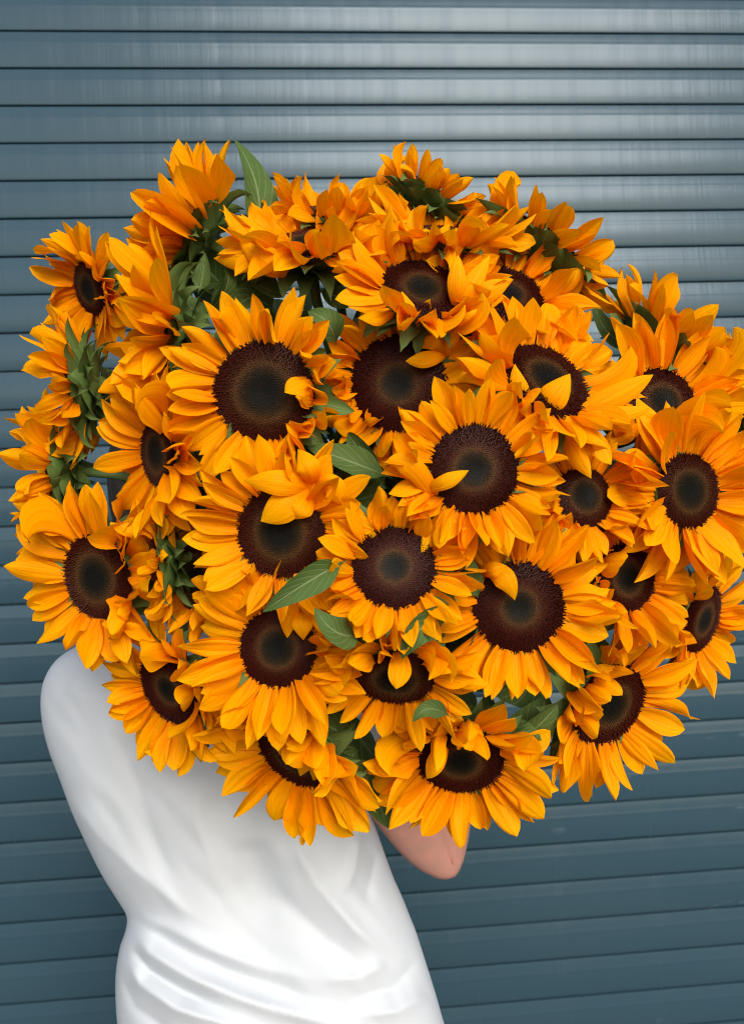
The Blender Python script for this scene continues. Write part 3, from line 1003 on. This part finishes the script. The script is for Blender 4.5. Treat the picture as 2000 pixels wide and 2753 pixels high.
for v in body_me.vertices:
    for c_, a_, w_ in ((ole, 0.006, 0.026), (epi, 0.003, 0.025)):
        g_ = a_ * math.exp(-((v.co - c_).length / w_) ** 2)
        if abs(g_) > 1e-5:
            v.co += v.normal * g_
obj('body', body_me, person)

# hair: cap over the skull down to the nape, strand relief
verts, nu_, nv_ = [], 22, 40
hcen = headc.lerp(nodes['head3'][0], 0.35)
for i in range(nu_):
    for k in range(nv_):
        a = 2 * math.pi * k / nv_
        el = math.pi * i / (nu_ - 1) * 0.80
        d = RT * (math.cos(a) * math.sin(el)) - fw * (math.sin(a) * math.sin(el)) + UP * math.cos(el)
        s = 1 + 0.03 * math.sin(23 * a) * math.sin(el) + 0.02 * mnoise.noise(d * 6)
        front = max(0, d.dot(fw))
        drop = 1.0 + (0.45 if d.dot(fw) < 0.2 else 0.0) * smooth((el - 1.2) / 1.2)
        p = hcen + (RT * d.dot(RT) * 0.092 + fw * d.dot(fw) * 0.112 + UP * d.dot(UP) * 0.122 * drop) * s
        if front > 0.3 and d.dot(UP) < 0.35:
            p -= fw * (front - 0.3) * 0.10
        verts.append(PINV @ p)
obj('hair', mesh('hair', verts, grid_faces(nu_, nv_, True), M_HAIR), person)

# t-shirt: lofted round the leaning torso, folds pushed into the cloth
ROWS = [  # view y, left, right, half thickness
    (1335, 415, 560, 0.050), (1352, 385, 600, 0.058), (1375, 325, 680, 0.068), (1405, 240, 760, 0.078), (1430, 175, 800, 0.088), (1460, 128, 812, 0.098),
    (1500, 101, 815, 0.108), (1545, 91, 812, 0.116), (1600, 94, 808, 0.122), (1660, 108, 806, 0.126), (1730, 134, 808, 0.126), (1800, 160, 822, 0.124),
    (1870, 192, 845, 0.120), (1940, 227, 870, 0.116), (1990, 258, 892, 0.113), (2030, 281, 908, 0.112), (2060, 279, 920, 0.113), (2100, 266, 933, 0.116), (2160, 257, 952, 0.120),
    (2220, 257, 970, 0.124), (2300, 263, 992, 0.128), (2420, 275, 1020, 0.132), (2540, 290, 1045, 0.134)]
def catmull(tab, y):
    for i in range(len(tab) - 1):
        if tab[i][0] <= y <= tab[i + 1][0]:
            break
    p0, p1, p2, p3 = tab[max(i - 1, 0)], tab[i], tab[i + 1], tab[min(i + 2, len(tab) - 1)]
    t = (y - p1[0]) / (p2[0] - p1[0])
    res = []
    for k in range(1, len(p1)):
        m1 = (p2[k] - p0[k]) / (p2[0] - p0[0]) * (p2[0] - p1[0])
        m2 = (p3[k] - p1[k]) / (p3[0] - p1[0]) * (p2[0] - p1[0])
        res.append((2 * t ** 3 - 3 * t ** 2 + 1) * p1[k] + (t ** 3 - 2 * t ** 2 + t) * m1 + (-2 * t ** 3 + 3 * t ** 2) * p2[k] + (t ** 3 - t ** 2) * m2)
    return res
FOLDS = [  # polyline in view pixels, half width, height in m (towards the viewer)
    ([(288, 2045), (330, 2110), (420, 2165), (540, 2215), (700, 2262), (820, 2300)], 26, 0.016),
    ([(300, 2040), (380, 2090), (500, 2150), (640, 2195), (800, 2235)], 24, -0.008),
    ([(292, 2020), (370, 2055), (470, 2105), (600, 2150), (740, 2180)], 26, 0.010),
    ([(275, 2110), (310, 2180), (390, 2235), (520, 2275), (680, 2310)], 22, 0.013),
    ([(285, 2090), (330, 2150), (410, 2200), (520, 2243)], 14, -0.011),
    ([(268, 2160), (300, 2230), (380, 2290), (520, 2340)], 24, -0.009),
    ([(150, 1760), (215, 1850), (300, 1930), (400, 2010), (520, 2090)], 34, 0.010),
    ([(250, 1600), (300, 1720), (340, 1850), (400, 1990)], 36, -0.008),
    ([(430, 1720), (450, 1850), (500, 1990)], 38, 0.010),
    ([(560, 1850), (570, 1950), (620, 2050)], 34, -0.009),
    ([(640, 1850), (700, 1960), (790, 2060), (880, 2130)], 34, 0.013),
    ([(560, 1880), (620, 1985), (720, 2080), (840, 2160)], 34, -0.009),
    ([(800, 1840), (785, 1920), (760, 1990)], 16, 0.009),
    ([(835, 1880), (820, 1950), (810, 2010)], 16, -0.007),
    ([(860, 2130), (800, 2165), (700, 2175)], 24, 0.007),
    ([(930, 2120), (870, 2190), (760, 2215)], 22, -0.007),
    ([(950, 2200), (880, 2240), (780, 2255)], 24, 0.008),
    ([(140, 1520), (200, 1540), (260, 1600)], 40, 0.004),
]
def fold_h(x, y):
    h = 0
    for pl, wdt, amp in FOLDS:
        best, bt = 1e9, 0
        L_ = len(pl) - 1
        for i in range(L_):
            (x0, y0), (x1, y1) = pl[i], pl[i + 1]
            dx, dy = x1 - x0, y1 - y0
            t = max(0, min(1, ((x - x0) * dx + (y - y0) * dy) / (dx * dx + dy * dy)))
            d = math.hypot(x - x0 - t * dx, y - y0 - t * dy)
            if d < best:
                best, bt = d, (i + t) / L_
        if best < 3 * wdt:
            h += amp * math.exp(-(best / (wdt * 0.85)) ** 1.35) * smooth(bt * 5) * smooth((1 - bt) * 3)
    return h
nr, na = 240, 200
verts = []
DC = 1.075
for i in range(nr):
    y = 1335 + (2540 - 1335) * i / (nr - 1)
    l, r_, th_ = catmull(ROWS, y)
    cx, hw = (l + r_) / 2, (r_ - l) / 2
    for k in range(na):
        a = 2 * math.pi * k / na
        ca, sa = math.cos(a), math.sin(a)
        ex_ = 0.80
        ux = math.copysign(abs(ca) ** ex_, ca)
        uz = math.copysign(abs(sa) ** ex_, sa)
        x = cx + hw * ux
        back_ = max(0.0, uz)
        dd = DC - uz * th_
        if back_ > 0:
            # blades and spine hollow
            dd += 0.010 * math.exp(-((x - (380 + (y - 1440) * 0.30)) / 70.0) ** 2) * back_
            dd -= (fold_h(x, y) + 0.0030 * mnoise.noise(Vector(((x * 0.5 - y * 0.87) * 0.016, (x * 0.87 + y * 0.5) * 0.0045, 3.1))) + 0.0022 * mnoise.noise(Vector(((x * 0.8 - y * 0.6) * 0.035, (x * 0.6 + y * 0.8) * 0.009, 7.7)))) * smooth(back_ * 2.2)
        verts.append(PINV @ V(x, y, dd))
me = mesh('t_shirt', verts, grid_faces(nr, na, True), M_SHIRT)
shirt = obj('t_shirt', me, person)
def sleeve(a, b, ra, rb, cut):
    pts = [a.lerp(b, cut * i / 7) for i in range(8)]
    rr = [ra + (rb - ra) * i / 7 for i in range(8)]
    n_ = 24
    v, f = tube([PINV @ p for p in pts], rr, n_)
    f = f[:-2]
    v2, f2 = tube([PINV @ p for p in pts], [q - 0.003 for q in rr], n_)
    base_ = len(v)
    f += [tuple(reversed([q + base_ for q in ff])) for ff in f2[:-2]]
    e = 7 * n_
    f += [(e + k, e + (k + 1) % n_, base_ + e + (k + 1) % n_, base_ + e + k) for k in range(n_)]
    obj('sleeve', mesh('sleeve', v + v2, f, M_SHIRT), shirt)
sleeve(shR.lerp(elbR, -0.1), elbR, 0.072, 0.062, 0.32)
sleeve(shL.lerp(elbL, 0.02), elbL, 0.058, 0.062, 0.45)

# trousers and shoes (below the frame)
tn = {'pel': (pel + Vector((0, 0, 0.0)), 0.12), 'mid': (Vector((pel.x, pel.y, 0.85)), 0.12)}
te = [('pel', 'mid')]
for s in 'LR':
    for q, rr in (('hip', 0.1), ('kn', 0.073), ('an', 0.062)):
        p = nodes[q + s][0].copy()
        if q == 'hip':
            p.z = 0.78
        tn[q + s] = (p, rr)
    te += chain('mid', 'hip' + s, 'kn' + s, 'an' + s)
obj('trousers', skin_mesh('trousers', tn, te, 'pel', M_JEANS), person)
for s in 'LR':
    an = nodes['an' + s][0]
    bm = bmesh.new()
    bmesh.ops.create_uvsphere(bm, u_segments=20, v_segments=12, radius=1)
    for v in bm.verts:
        x, y, z = v.co
        v.co = Vector((an.x + x * (0.048 - 0.006 * y), an.y + 0.055 + y * 0.135, max(0.0, 0.05 + z * (0.055 - 0.022 * y))))
        v.co = PINV @ v.co
    mm = bm_mesh('shoe', bm, M_SHOE)
    mm.polygons.foreach_set('use_smooth', [True] * len(mm.polygons))
    obj('shoe', mm, person)
